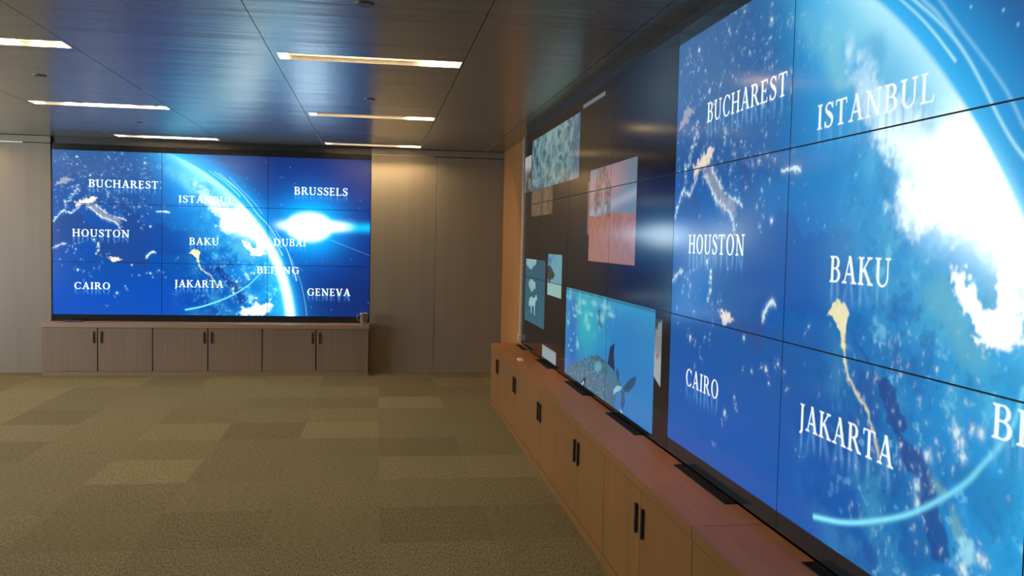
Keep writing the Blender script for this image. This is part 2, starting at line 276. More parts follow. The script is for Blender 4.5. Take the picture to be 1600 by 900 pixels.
    if ch == 'S':
        c = resample([(.50, .80), (.40, .955), (.24, .965), (.12, .84), (.14, .70), (.28, .57), (.42, .45), (.50, .30), (.46, .12), (.32, .03), (.17, .05), (.08, .22)], 44)
        d = np.gradient(c, axis=0); nrm = np.c_[-d[:, 1], d[:, 0]] / np.hypot(*d.T)[:, None]
        s = np.linspace(0, 1, 44); w = (.03 + .055 * np.exp(-((s - .5) / .17) ** 2))[:, None]
        a, b = c + nrm * w, c - nrm * w
        return .58, [np.vstack([a, b[::-1]])] + [[(.49, 1), (.525, 1), (.525, .74), (.495, .74)], [(.055, .0), (.09, .0), (.085, .27), (.05, .27)]]
    return .4, []
def write(M, text, u0, u1, base, cap):
    gl = [glyph(c) for c in text]; tot = sum(g[0] for g in gl) + .07 * (len(gl) - 1) - .06
    k = (u1 - u0) / tot; x = -.05
    for adv, polys in gl:
        for p in polys:
            p = np.asarray(p, float)
            add_poly(M, np.c_[u0 + (x + p[:, 0]) * k, base - p[:, 1] * cap])
        x += adv + .07

def earth_picture(w=2304, h=1296):
    rng = np.random.default_rng(7)
    U = (np.arange(w) + .5)[None, :] / w; V = (np.arange(h) + .5)[:, None] / h
    X = U * 16 / 9; d = np.hypot(X - .2106, V - 1.081) - 1.128; q = h / 1080
    col = lambda *c: lin(*c)[None, None, :]
    def mix(img, c, m): return img * (1 - m[..., None]) + c * m[..., None]
    def soft(pts, s):
        M = np.zeros((h, w)); add_poly(M, pts); return np.clip(blur(M, s * q), 0, 1)
    n1 = fbm(h, w, 5, 6, rng); n2 = fbm(h, w, 9, 6, rng); n3 = fbm(h, w, 26, 4, rng); n4 = fbm(h, w, 60, 3, rng)
    n5 = fbm(h, w, 150, 2, rng); n6 = fbm(h, w, 140, 2, rng); n7 = fbm(h, w, 34, 3, rng)
    def warp(M, fine, coarse):
        iy = np.clip((np.arange(h)[:, None] + ((n5 - .5) * fine + (n3 - .5) * coarse) * q).astype(int), 0, h - 1); ix = np.clip((np.arange(w)[None, :] + ((n6 - .5) * fine + (n7 - .5) * coarse) * q).astype(int), 0, w - 1)
        return M[iy, ix]
    # space
    sun = np.hypot((X - .800 * 16 / 9) * .9, V - .435)
    img = np.broadcast_to(col(20, 50, 108), (h, w, 3)).copy()
    img = mix(img, col(62, 84, 130), .55 * smooth(.35, .0, V) * smooth(.72, .55, U))
    img = mix(img, col(18, 92, 195), np.clip(1.0 * np.exp(-(sun / .24) ** 1.6), 0, 1))
    img = mix(img, col(0, 195, 255), np.clip(1.2 * np.exp(-(sun / .15) ** 2.0), 0, 1))
    # Earth
    t = np.exp(np.minimum(d, 0) / .30) * smooth(.16, .44, U + .25 * (V - .3))
    E = np.broadcast_to(col(6, 84, 160), (h, w, 3)).copy()
    E = mix(E, col(56, 98, 146), .8 * smooth(.62, .05, V) * smooth(.55, .1, U) * (.6 + .8 * n1))
    E = mix(E, col(14, 136, 210), smooth(.10, .62, t) * .95)
    E = mix(E, col(4, 84, 172), smooth(.66, .9, V) * smooth(.55, .40, U))
    # sea, shores
    sea = blur(warp(soft(COAST, 3), 16, 40), 2 * q)
    E = mix(E, col(18, 66, 150), sea * .45)
    E = mix(E, col(52, 82, 122), sea * .40 * smooth(.40, .2, U))
    red = np.zeros((h, w)); add_poly(red, RED); line(red, SUEZ, 2.2 * q, .8); red = blur(warp(red, 9, 30), 1.6 * q)
    # mottled land to the east, drifting cloud
    east = smooth(.36, .50, U + .12 * (n1 - .5)) * smooth(.22, .45, V)
    sp = smooth(.54, .72, .55 * n3 + .45 * n2)
    E = mix(E, col(110, 205, 235), sp * east * .55 * smooth(.35, .7, t))
    E = mix(E, col(70, 165, 200), smooth(.5, .75, n2) * east * .5)
    E = mix(E, col(12, 62, 140), smooth(.52, .36, .5 * n2 + .5 * n3) * east * .45)
    fl = smooth(.60, .74, .35 * n3 + .65 * n4) * smooth(.40, .52, U + .10 * (n1 - .5)) * smooth(.26, .36, V); E = mix(E, col(150, 225, 245), fl * (.35 + .4 * smooth(.6, .8, t)))
    fd = smooth(.40, .30, .35 * n3 + .65 * n4) * east; E = mix(E, col(14, 70, 150), fd * .35)
    E = mix(E, col(90, 170, 205), smooth(.52, .75, n2) * smooth(.30, .42, U) * smooth(.36, .12, V) * .7)
    E = mix(E, col(14, 44, 132), red * .85)
    teal = soft(TEAL, 14) * (.35 + .9 * smooth(.35, .7, n1)); E = mix(E, col(120, 188, 205), np.clip(teal * 1.3, 0, 1) * .9)
    E = mix(E, col(95, 165, 185), soft(GREY, 8) * .75)
    for p, a in ((WSP, .55), (WSP2, .7)): E = mix(E, col(120, 165, 160), soft(p, 4) * a * (.5 + n3))
    # bright limb and clouds
    rim = np.exp(np.minimum(d, 0) / .055)
    E = mix(E, col(70, 205, 250), np.clip(1.05 * np.exp(np.minimum(d, 0) / .11), 0, 1) * .85 * smooth(.20, .44, U)); E = mix(E, col(185, 238, 250), np.clip(np.exp(np.minimum(d, 0) / .05), 0, 1) * smooth(.30, .48, U) * smooth(.60, .45, V) * .9)
    wide = np.exp(np.minimum(d, 0) / .045) * smooth(.24, .42, V) * smooth(.66, .50, V); E = mix(E, col(215, 250, 255) * 1.1, np.clip(wide * 1.1, 0, 1))
    ragged = lambda pts, s, k: blur(smooth(.18, .92, (lambda m: m + k * (.40 * n2 + .30 * n3 + .3 * n4 - .5) * smooth(0, .35, m))(warp(soft(pts, s), 24, 40))), 1.2 * q)
    E = mix(E, col(225, 250, 252) * 1.15, ragged(CL1, 24, 1.6) * np.clip(.55 + .5 * smooth(.28, .42, V) + .6 * (n2 - .5), 0, 1))
    hot = soft([(.53, .40), (.60, .33), (.66, .46), (.67, .53), (.60, .49), (.55, .47)], 26); E = E + hot[..., None] * col(250, 255, 255) * .9
    for p in (GAP1, GAP2, GAP3): E = mix(E, col(55, 150, 215), soft(p, 9) * .5)
    E = mix(E, col(245, 255, 255) * 1.3, ragged(WED, 6, .8))
    E = mix(E, col(235, 250, 255) * 1.1, ragged(CLB, 12, 2.4)); E = mix(E, col(150, 215, 240), ragged(CLB2, 10, 2.0))
    # night lights
    L = np.zeros((h, w)); G = np.zeros((h, w))
    for u, v in DOTS: stamp(L, u, v, rng.uniform(1.5, 2.6) * q, rng.uniform(.45, .95), rng.uniform(1.6, 3.2) * q); [stamp(L, u + rng.normal(0, .004), v + rng.normal(0, .007), rng.uniform(1, 2) * q, rng.uniform(.15, .5)) for _ in range(3)]
    for u, v in BIG: stamp(L, u, v, 5.0 * q, 1, 4.4 * q)
    for _ in range(520):
        u, v = rng.random(2); v = .05 + v * .62
        if u < .34 and sea[int(v * h), int(u * w)] < .3 or .34 < u < .5 and v < .5:
            stamp(L, u, v, rng.uniform(.9, 1.9) * q, rng.uniform(.12, .5), rng.uniform(.9, 2.2) * q)
    for _ in range(230):
        u = rng.normal(.555, .06); v = rng.normal(.73, .11)
        if v > .60 and np.hypot(u * 16 / 9 - .2106, v - 1.081) < 1.08: stamp(L, u, v, rng.uniform(1, 3) * q, rng.uniform(.08, .4), rng.uniform(1.5, 5) * q)
    dust = smooth(.60, .78, .5 * n5 + .5 * n4) * smooth(.40, .30, U) * smooth(.55, .42, V) * (1 - sea); L = np.maximum(L, dust * .30 * smooth(.35, .6, n2))
    for u, v in SPK: stamp(L, u, v, 4.5 * q, .75, 7 * q)
    for p, n in ((FR, 60), (FR2, 50), (ITA, 70), (HEEL, 30), (ALG, 34), (TUN, 30), (ADR, 30)): speckle_line(L, p, 2.4 * q, n, .004, rng, (.3, .95))
    for p in (FR, ITA, HEEL, ADR, ALG, IST, CYR): line(L, p, 2.0 * q, .6)
    line(L, IST, 3 * q, .9); line(L, CYR, 4 * q, .7)
    add_poly(G, BRIT, .35)
    po = [(.068, .352), (.074, .325), (.090, .312), (.112, .309), (.123, .296), (.137, .297), (.132, .314), (.118, .330), (.094, .330), (.080, .345), (.072, .360)]
    for s, p, a in ((3, po, 1), (2.5, TRI, 1)):
        M = np.zeros((h, w)); add_poly(M, p); G = np.maximum(G, np.clip(blur(M, s * q) * 1.15, 0, 1) * a)
    boot = [(.10, .335), (.128, .335), (.147, .358), (.165, .386), (.19, .402), (.213, .425), (.196, .45), (.166, .418), (.13, .385), (.112, .355)]
    G = np.maximum(G, soft(boot, 6) * .28)
    G = np.clip(blur(warp(G, 18, 34), 1.5 * q) * (.75 + .5 * n5), 0, 1); L = blur(warp(L, 9, 12), 1.0 * q) * (.7 + .7 * n5)
    E = mix(E, col(205, 232, 240), np.clip(L * 1.25 + .55 * blur(L, 6 * q), 0, 1)); E = mix(E, col(232, 222, 205), G)
    N = np.zeros((h, w))
    delta = [(.4326, .578), (.424, .588), (.417, .603), (.426, .606), (.4369, .622), (.441, .638), (.446, .636), (.452, .612), (.453, .597), (.445, .585)]
    add_poly(N, delta); line(N, [(.443, .62), (.4455, .65)], 5 * q, 1)
    line(N, [(.4455, .64), (.4485, .668), (.455, .692), (.462, .703), (.472, .7146), (.481, .724), (.4847, .727), (.4886, .7349), (.491, .745), (.4953, .7556), (.5033, .7799), (.505, .79)], 3.2 * q, 1, .55)
    N = np.clip(blur(warp(N, 9, 12), 1.2 * q) * 1.15, 0, 1); E = mix(E, col(238, 232, 180), N * (.8 + .3 * n4))
    # put the globe in front of space; glow of the air just outside it
    inside = smooth(.006, -.006, d)
    glow = np.exp(-np.maximum(d, 0) / (.030 + .022 * smooth(.5, .3, V))); glow2 = np.exp(-np.maximum(d, 0) / .085)
    img = mix(img, col(25, 125, 215), glow2 * .75); img = mix(img, col(60, 205, 255), np.clip(glow, 0, 1) * .9); img = mix(img, col(40, 165, 240), smooth(.13, .02, d) * smooth(.02, .06, V) * smooth(.50, .28, V) * .45)
    img = img * (1 - inside[..., None]) + E * inside[..., None]
    rimw = smooth(.30, .62, V)
    img = img + (np.exp(-((d + .014) / .020) ** 2) * (.06 + 1.9 * rimw) * smooth(.30, .5, U))[..., None] * col(225, 252, 255)
    # the sun and its streaks
    st = np.exp(-((V - .435) / .028) ** 2) * smooth(.70, .84, U); img = mix(img, col(0, 200, 255), st * .8)
    core = smooth(1.0, .55, np.hypot((X - .80 * 16 / 9) / .150, (V - .435) / np.where(V < .435, .088, .096)))
    core = np.maximum(core, np.exp(-((V - .432) / .020) ** 2) * smooth(.26, .08, np.abs(X - .815 * 16 / 9)))
    img = img + np.clip(blur(core, 13 * q), 0, 1)[..., None] * col(255, 255, 255) * 2.2
    T = np.zeros((h, w)); line(T, SUNRAY, 2.5 * q, .30, .15)
    # trails of light, stars
    line(T, T1, 2.6 * q, .55, 1); line(T, T2 + [(.640, .382), (.665, .427), (.691, .496), (.71, .56)], 3.0 * q, .75, .9); line(T, T2b, 3.4 * q, .5, .5); line(T, T3, 3.2 * q, .35, .35)
    line(T, TA, 3.4 * q, .3, 1); line(T, TB, 3.6 * q, .4, 1); line(T, TC, 2.0 * q, .3, .55)
    for u, v in STARS: stamp(T, u, v, 2.4 * q, .6)
    for _ in range(110):
        u, v = rng.random(2); u = .55 + .45 * u
        if np.hypot(u * 16 / 9 - .2106, v - 1.081) > 1.16: stamp(T, u, v, rng.uniform(1, 1.7) * q, rng.uniform(.1, .4))
    img = mix(img, col(170, 235, 255), np.clip(T, 0, 1))
    A = np.zeros((h, w)); line(A, [(.4080, .9335), (.453, .9165), (.489, .896), (.535, .863), (.565, .835), (.594, .801), (.613, .775), (.626, .750), (.638, .728), (.6485, .704), (.6555, .677), (.659, .652)], 4.6 * q, 1, .45)
    img = mix(img, col(130, 232, 255) * 1.05, np.clip(A * 1.1, 0, 1))
    # city names and their mirror shimmer
    W = np.zeros((h, w))
    for a in (('BUCHAREST', .111, .322, .239, .042), ('ISTANBUL', .386, .557, .313, .039), ('HOUSTON', .061, .234, .521, .041), ('BAKU', .4195, .512, .555, .040),
              ('CAIRO', .066, .175, .820, .038), ('JAKARTA', .374, .526, .802, .041), ('BEIJING', .634, .769, .715, .040), ('DUBAI', .687, .790, .552, .042),
              ('BRUSSELS', .7515, .924, .2485, .044), ('GENEVA', .796, .9365, .842, .0415)): write(W, *a)
    sh = np.roll(blur(W, 9 * q, 1.2 * q), int(.026 * h), 0) * .55
    img = mix(img, col(110, 180, 235), np.clip(sh, 0, .45)); img = mix(img, col(240, 252, 255), np.clip(blur(W, .9) * 1.35, 0, 1))
    band = smooth(.034, .036, V) * smooth(.966, .964, V)
    return (img * band[..., None] + col(20, 24, 27) * (1 - band[..., None])).astype(np.float32)
def collage_picture(w=1760, h=800):
    """Dark display with floating nature pictures; left edge is the far end of the wall, right edge touches the globe."""
    rng = np.random.default_rng(11)
    span = Y_FAR - RY0
    U = (np.arange(w) + .5)[None, :] / w; V = (np.arange(h) + .5)[:, None] / h
    img = np.broadcast_to(lin(11, 12, 16)[None, None, :], (h, w, 3)).copy()
    n1 = fbm(h, w, 6, 5, rng); n2 = fbm(h, w, 18, 4, rng); n3 = fbm(h, w, 45, 3, rng)
    uv = lambda y, z: ((Y_FAR - y) / span, (RZ1 - z) / (3 * PH))
    def box(ya, yb, za, zb):
        (u0, v1), (u1, v0) = uv(max(ya, yb), min(za, zb)), uv(min(ya, yb), max(za, zb))
        r = slice(int(round(v0 * h)), int(round(v1 * h))), slice(max(0, int(round(u0 * w))), int(round(u1 * w)))
        hh, ww = r[0].stop - r[0].start, r[1].stop - r[1].start
        return r, hh, ww, (np.arange(ww) + .5)[None, :] / ww + np.zeros((hh, 1)), (np.arange(hh) + .5)[:, None] / hh + np.zeros((1, ww))
    mx = lambda a, b, m: a * (1 - m[..., None]) + b * m[..., None]
    C = lambda *c: lin(*c)[None, None, :]
    def fill(hh, ww, c): return np.broadcast_to(C(*c), (hh, ww, 3)).copy()
    def shape(hh, ww, pts, s=1.2):
        M = np.zeros((hh, ww)); add_poly(M, pts); return np.clip(blur(M, s), 0, 1)
    # herd seen from above in blue haze
    r, hh, ww, x, y = box(8.30, 6.315, 2.10, 2.57); P = fill(hh, ww, (74, 118, 140))
    a = fbm(hh, ww, 4, 5, rng); b = fbm(hh, ww, 7, 5, rng); rid = 1 - np.abs(2 * b - 1) * 2.2
    P = mx(P, C(142, 190, 196), smooth(.15, .8, rid) * .8); P = mx(P, C(48, 92, 118), smooth(.5, .3, a) * .8)
    P = mx(P, C(165, 205, 205), smooth(.55, .1, y) * smooth(.45, .65, a) * .8); P = mx(P, C(92, 130, 168), smooth(.85, .93, x) * .55)
    for cx, cy, rr in ((.55, .42, .10), (.68, .36, .09), (.42, .55, .10), (.30, .40, .08), (.76, .22, .07), (.60, .72, .09)):
        e = np.hypot((x - cx) / rr, (y - cy) / (rr * 2.1)); e = e + 1.1 * (b - .5) + .6 * (a - .5); P = mx(P, C(172, 212, 208), np.exp(-((e - 1) / .26) ** 2) * .42); P = mx(P, C(62, 108, 126), smooth(.9, .6, e) * .35)
    img[r] = P * .62
    # pale bird picture at the far end, sandy picture under the herd, thin strip
    r, hh, ww, x, y = box(8.70, 8.335, 2.105, 2.45); P = fill(hh, ww, (128, 136, 138)); a = fbm(hh, ww, 4, 4, rng)
    P = mx(P, C(205, 212, 216), smooth(.5, .25, y)); P = mx(P, C(70, 72, 66), smooth(.5, .62, a) * smooth(.3, .6, y)); img[r] = P * .6
    r, hh, ww, x, y = box(8.285, 7.28, 1.866, 2.098); P = fill(hh, ww, (112, 92, 72)); a = fbm(hh, ww, 5, 4, rng)
    P = mx(P, C(150, 126, 100), smooth(.42, .62, a) * .7); P = mx(P, C(72, 56, 44), np.exp(-((x - .52 - .12 * (a - .5)) / .035) ** 2) * .8); P = mx(P, C(150, 128, 102), np.exp(-((x - .68) / .07) ** 2) * .5); img[r] = P * .55
    r, hh, ww, x, y = box(6.235, 5.613, 2.578, 2.606); img[r] = fill(hh, ww, (112, 124, 134)) * .8
    # lone tree on red earth
    r, hh, ww, x, y = box(6.02, 5.90, 1.692, 2.05); img[r] = fill(hh, ww, (150, 118, 104)) * .6
    r, hh, ww, x, y = box(5.965, 4.852, 1.510, 2.122); P = fill(hh, ww, (136, 150, 172)); a = fbm(hh, ww, 4, 5, rng)
    P = mx(P, C(186, 150, 162), smooth(.22, .10, np.abs(y - .05 - .25 * (1 - x)) + .1 * (a - .5)) * .9); P = mx(P, C(112, 152, 172), smooth(.55, .95, x) * .8)
    P = mx(P, C(196, 204, 224), np.exp(-((y - .44 + .16 * (x - .3)) / .055) ** 2) * .7)
    g = smooth(-.012, .012, y - (.50 + .012 * np.sin(9 * x))); a2 = fbm(hh, ww, 12, 4, rng)
    soil = mx(fill(hh, ww, (196, 128, 104)), C(168, 104, 82), smooth(.4, .65, a2) * .6); soil = mx(soil, C(190, 150, 148), smooth(.5, 1, y) * .5)
    P = mx(P, soil, g)
    tr = np.zeros((hh, ww)); crown = np.zeros((hh, ww))
    for bx, by in ((.20, .15), (.26, .08), (.32, .05), (.38, .10), (.43, .17), (.46, .28), (.16, .27), (.18, .37), (.44, .38)):
        line(tr, [(.315, .52), (.315 + (bx - .315) * .35, .40), (bx, by)], 1.3, .9, .35)
        for _ in range(16): stamp(crown, bx + rng.normal(0, .030), by + rng.normal(.02, .05), 5.0, rng.uniform(.4, .85), 8.0)
    P = mx(P, C(84, 80, 60), np.clip(crown * 1.3, 0, .95)); P = mx(P, C(62, 54, 42), np.clip(tr, 0, 1) * .9)
    tk = np.zeros((hh, ww)); line(tk, [(.315, .60), (.313, .45), (.316, .30), (.322, .12)], 2.6, 1, .5); P = mx(P, C(206, 166, 124), np.clip(tk, 0, 1) * .9)
    img[r] = P * .66
    # white horse and clouds on teal
    r, hh, ww, x, y = box(8.54, 7.52, .875, 1.467); P = fill(hh, ww, (34, 92, 118)); P = mx(P, C(44, 110, 128), y * .7)
    cl = shape(hh, ww, [(.02, 0), (.58, 0), (.54, .08), (.40, .11), (.36, .16), (.22, .15), (.12, .12), (.04, .10)], 2)
    lf = shape(hh, ww, [(.20, .36), (.32, .31), (.44, .33), (.56, .36), (.55, .44), (.45, .47), (.36, .52), (.26, .46), (.20, .43)], 1.5)
    hs = shape(hh, ww, [(.22, .70), (.26, .62), (.36, .585), (.46, .60), (.54, .58), (.58, .535), (.62, .53), (.62, .56), (.66, .585), (.645, .61), (.59, .62), (.56, .67), (.545, .72), (.55, .86), (.52, .86), (.50, .74), (.42, .72), (.38, .73), (.385, .85), (.355, .85), (.33, .75), (.27, .73), (.25, .76), (.225, .75)], .8)
    P = mx(P, C(150, 196, 200), cl * (.55 + .7 * fbm(hh, ww, 12, 3, rng))); P = mx(P, C(156, 200, 204), lf * (.6 + .6 * fbm(hh, ww, 14, 3, rng))); P = mx(P, C(168, 205, 210), hs * .95)
    img[r] = P * .85
    # dark headland against a pale sky
    r, hh, ww, x, y = box(7.41, 6.832, 1.189, 1.533); P = fill(hh, ww, (112, 176, 190)); a = fbm(hh, ww, 6, 4, rng)
    P = mx(P, C(66, 118, 190), smooth(.45, .6, a) * smooth(.7, .1, x) * smooth(.5, .1, y)); P = mx(P, C(160, 205, 200), smooth(.66, .72, y))
    P = mx(P, C(60, 66, 62), shape(hh, ww, [(0, .32), (.10, .25), (.22, .30), (.34, .36), (.42, .42), (.50, .46), (.52, .52), (.44, .56), (.46, .62), (.38, .58), (.30, .60), (.22, .64), (.14, .74), (.10, .70), (.04, .62), (0, .60)], 1.2)); img[r] = P * .8
    # small white card and pale flower behind the shark picture
    r, hh, ww, x, y = box(7.58, 6.978, .640, .744); P = fill(hh, ww, (150, 172, 178)); P = mx(P, C(118, 148, 160), smooth(.3, .0, y) * .5); img[r] = P * .85
    r, hh, ww, x, y = box(4.47, 4.335, .905, 1.25); P = fill(hh, ww, (150, 160, 166)); a = fbm(hh, ww, 5, 4, rng)
    P = mx(P, C(60, 66, 74), smooth(.5, .6, a) * smooth(.35, .1, y)); P = mx(P, C(190, 200, 205), smooth(.45, .6, y) * .8); P = mx(P, C(180, 70, 70), np.exp(-((x - .55) / .12) ** 2 - ((y - .56) / .04) ** 2)); P = mx(P, C(20, 24, 30), shape(hh, ww, [(0, .86), (1, 1), (1, 1.1), (0, 1.1)], 1)); img[r] = P * .75
    # spotted shark among fish
    r, hh, ww, x, y = box(6.640, 4.447, .637, 1.296); P = fill(hh, ww, (42, 132, 205)); a = fbm(hh, ww, 4, 5, rng); b = fbm(hh, ww, 9, 4, rng)
    P = mx(P, C(48, 190, 205), np.exp(-((x - .30) / .20) ** 2) * smooth(.95, .25, y)); P = mx(P, C(52, 108, 196), np.exp(-((x - .12) / .07) ** 2) * .8); P = mx(P, C(62, 170, 200), smooth(.25, .0, y) * .7)
    P = mx(P, C(120, 215, 222), smooth(.54, .70, b) * smooth(.55, .05, y) * smooth(.75, .4, x) * .9); P = mx(P, C(46, 148, 200), smooth(.7, 1, x) * smooth(.7, .2, y) * .6)
    body = [(-.02, 1.06), (.0, .97), (.08, .89), (.20, .78), (.32, .68), (.42, .615), (.52, .605), (.62, .64), (.68, .69), (.72, .74), (.735, .77), (.73, .81), (.69, .83), (.67, .90), (.66, 1.06)]
    bm = shape(hh, ww, body, 1.5); P = mx(P, C(74, 128, 156), bm * .95)
    P = mx(P, C(34, 72, 104), bm * smooth(.45, .62, .5 * a + .5 * y) * .30); P = mx(P, C(42, 78, 106), shape(hh, ww, [(.36, .65), (.46, .60), (.58, .62), (.50, .64), (.42, .67)], 2) * .7)
    sp = np.zeros((hh, ww))
    for _ in range(760):
        u, v = rng.uniform(0, .66), rng.uniform(.6, 1); stamp(sp, u, v, rng.uniform(1, 2.1), rng.uniform(.35, .95))
    P = mx(P, C(176, 226, 232), np.clip(sp, 0, 1) * bm * smooth(.66, .50, x))
    P = mx(P, C(26, 52, 88), shape(hh, ww, [(.575, .63), (.60, .46), (.645, .405), (.64, .52), (.655, .665), (.62, .65)], .9))       # dorsal fin
    P = mx(P, C(36, 84, 120), shape(hh, ww, [(.74, .77), (.80, .66), (.86, .60), (.85, .68), (.80, .77), (.755, .80)], .9)); P = mx(P, C(40, 92, 128), shape(hh, ww, [(.72, .79), (.755, .80), (.765, .88), (.74, .985), (.725, .93), (.73, .85)], .9))
    P = mx(P, C(40, 90, 124), shape(hh, ww, [(.665, .67), (.68, .62), (.70, .66), (.70, .73), (.68, .72)], .9))
    P = mx(P, C(150, 205, 222), shape(hh, ww, [(.645, .84), (.68, .78), (.73, .765), (.72, .80), (.67, .85), (.65, .89)], 1)); P = mx(P, C(150, 205, 222), shape(hh, ww, [(.72, .97), (.745, .985), (.735, 1.03), (.715, 1.02)], 1))
    P = mx(P, C(108, 176, 190), shape(hh, ww, [(.42, .72), (.46, .66), (.50, .65), (.51, .70), (.47, .77), (.43, .77)], 2) * .9)
    P = mx(P, C(26, 44, 78), shape(hh, ww, [(.25, .985), (.30, .90), (.325, .90), (.31, .97), (.27, 1.03)], 1)); P = mx(P, C(196, 220, 222), shape(hh, ww, [(.26, .99), (.29, .94), (.295, .96), (.27, 1.02)], .8))
    P = mx(P, C(34, 100, 140), shape(hh, ww, [(.44, .16), (.47, .13), (.49, .22), (.51, .32), (.48, .30), (.455, .30), (.46, .24)], 1.5) * .8)   # diver in the distance
    for u, v, ru, rv in ((.53, .10, .05, .03), (.60, .16, .04, .025), (.50, .22, .03, .05), (.26, .12, .04, .03), (.40, .10, .035, .03), (.33, .36, .025, .04), (.19, .60, .022, .05), (.30, .27, .02, .05), (.21, .24, .035, .02), (.14, .30, .03, .02), (.36, .22, .03, .02), (.04, .40, .02, .03), (.09, .58, .012, .016), (.13, .50, .012, .014), (.18, .53, .010, .012), (.06, .66, .012, .014), (.10, .70, .02, .012)):
        P = mx(P, C(150, 218, 226), np.exp(-(((x - u) / ru) ** 2 + ((y - v) / rv) ** 2) ** 1.6) * .75)
    P = mx(P, C(30, 90, 110), smooth(.016, .010, np.abs(y - .02 - 0 * x)) * .6); img[r] = P * .92
    return img.astype(np.float32)

# ---------------------------------------------------------------- mesh helpers
class MB:
    """collects boxes and other solids for one mesh"""
    def __init__(self): self.bm = bmesh.new(); self.uv = None
    def box(self, x0, x1, y0, y1, z0, z1, bev=0):
        t = bmesh.new(); bmesh.ops.create_cube(t, size=1)
        bmesh.ops.scale(t, vec=(x1 - x0, y1 - y0, z1 - z0), verts=t.verts); bmesh.ops.translate(t, vec=((x0 + x1) / 2, (y0 + y1) / 2, (z0 + z1) / 2), verts=t.verts)
        if bev: bmesh.ops.bevel(t, geom=t.edges[:], offset=bev, segments=2, profile=.7, affect='EDGES')
        return self._take(t)
    def lathe(self, prof, n=32, at=(0, 0, 0), cap=True):
        t = bmesh.new(); rings = []
        for r, z in prof: rings.append([t.verts.new((at[0] + r * math.cos(2 * math.pi * k / n), at[1] + r * math.sin(2 * math.pi * k / n), at[2] + z)) for k in range(n)])
        for a, b in zip(rings, rings[1:]):
            for k in range(n): t.faces.new((a[k], a[(k + 1) % n], b[(k + 1) % n], b[k]))
        if cap: t.faces.new(rings[0][::-1]); t.faces.new(rings[-1])
        return self._take(t)
    def tube(self, pts, r, n=10):
        t = bmesh.new(); P = [Vector(p) for p in pts]; rings = []
        for i, p in enumerate(P):
            d = (P[min(i + 1, len(P) - 1)] - P[max(i - 1, 0)]).normalized(); a = d.orthogonal().normalized() if i == 0 else (a - d * a.dot(d)).normalized(); b = d.cross(a)
            rings.append([t.verts.new(p + (a * math.cos(2 * math.pi * k / n) + b * math.sin(2 * math.pi * k / n)) * r) for k in range(n)])
        for A, B in zip(rings, rings[1:]):
            for k in range(n): t.faces.new((A[k], A[(k + 1) % n], B[(k + 1) % n], B[k]))
        t.faces.new(rings[0][::-1]); t.faces.new(rings[-1]); return self._take(t)
    def quad(self, pts):
        self.bm.faces.new([self.bm.verts.new(p) for p in pts]); return self
    def _take(self, t):
        me = bpy.data.meshes.new('tmp'); t.to_mesh(me); t.free(); self.bm.from_mesh(me); bpy.data.meshes.remove(me); return self
    def build(self, name, mat, parent=None, smooth=False, normals=True):
        if normals: bmesh.ops.recalc_face_normals(self.bm, faces=self.bm.faces[:])
        me = bpy.data.meshes.new(name); self.bm.to_mesh(me); self.bm.free(); me.materials.append(mat)
        if smooth:
            for p in me.polygons: p.use_smooth = True
        o = bpy.data.objects.new(name, me); COL.objects.link(o)
        if parent:
            o.parent = parent; o.location = -parent.location if not parent.parent else -parent.location - parent.parent.location
            o.location = -world_origin(parent)
        return o
def world_origin(o):
    v = Vector((0, 0, 0))
    while o: v += o.location; o = o.parent
    return v
def tag(o, label, cat, group=None):
    o['label'] = label; o['category'] = cat
    if group: o['group'] = group
    return o
def empty(name, loc, label, cat, group=None):
    o = bpy.data.objects.new(name, None); o.location = loc; o.empty_display_size = .1; COL.objects.link(o); return tag(o, label, cat, group)
def struct(o): o['kind'] = 'structure'; return o

# ---------------------------------------------------------------- the room
struct(MB().box(X_LEFT - .1, X_RIGHT + .1, Y_REAR - .1, 11.1, -.1, 0).build('floor', M_CARPET))
m = MB()
for x0, x1 in ((X_LEFT, BX0 - .006), (BX0 + 3 * BW + .006, .7105), (.7135, X_RIGHT)):
    m.box(x0, x1, Y_BACK, 11.1, 0, 2.628)
for x0, x1 in ((X_LEFT, BX0 - .006), (BX0 + 3 * BW + .006, X_RIGHT)): m.box(x0, x1, Y_BACK + .002, 11.1, 2.637, CEIL - .006)
struct(m.build('wall_back', M_WALL))
struct(MB().box(BX0 - .006, BX0 + 3 * BW + .006, 10.995, 11.1, 0, CEIL + .02).build('wall_behind_display', M_FASCIA))
struct(MB().box(X_RIGHT, X_RIGHT + .1, Y_REAR, 11.1, 0, CEIL).build('wall_right', M_SIDEWALL_LIT))
struct(MB().box(X_LEFT - .1, X_LEFT, Y_REAR, 11.1, 0, CEIL).build('wall_left', M_WALL))
struct(MB().box(X_LEFT, X_RIGHT, Y_REAR - .1, Y_REAR, 0, CEIL).build('wall_rear', M_WALL))
# thin metal reveal under the top band of the back wall; black closing strips over both displays; end strip of the right display
m = MB()
for x0, x1 in ((X_LEFT, BX0 - .30), (BX0 + 3 * BW + .01, .70)): m.box(x0, x1, Y_BACK - .004, Y_BACK + .02, 2.630, 2.637)
struct(m.build('trim_1', M_TRIM))
struct(MB().box(BX0 - .004, BX0 + 3 * BW + .004, Y_BSCR + .012, 10.995, BZ1 + .002, CEIL - .001).build('trim_2', M_FASCIA))
struct(MB().box(X_RSCR + .012, X_RIGHT, .5, Y_FAR, RZ1 + .002, CEIL - .001).build('trim_3', M_FASCIA))
struct(MB().box(X_RSCR - .016, X_RSCR + .03, Y_FAR + .002, Y_FAR + .022, .66, 2.66, .001).build('trim_4', M_PALE))

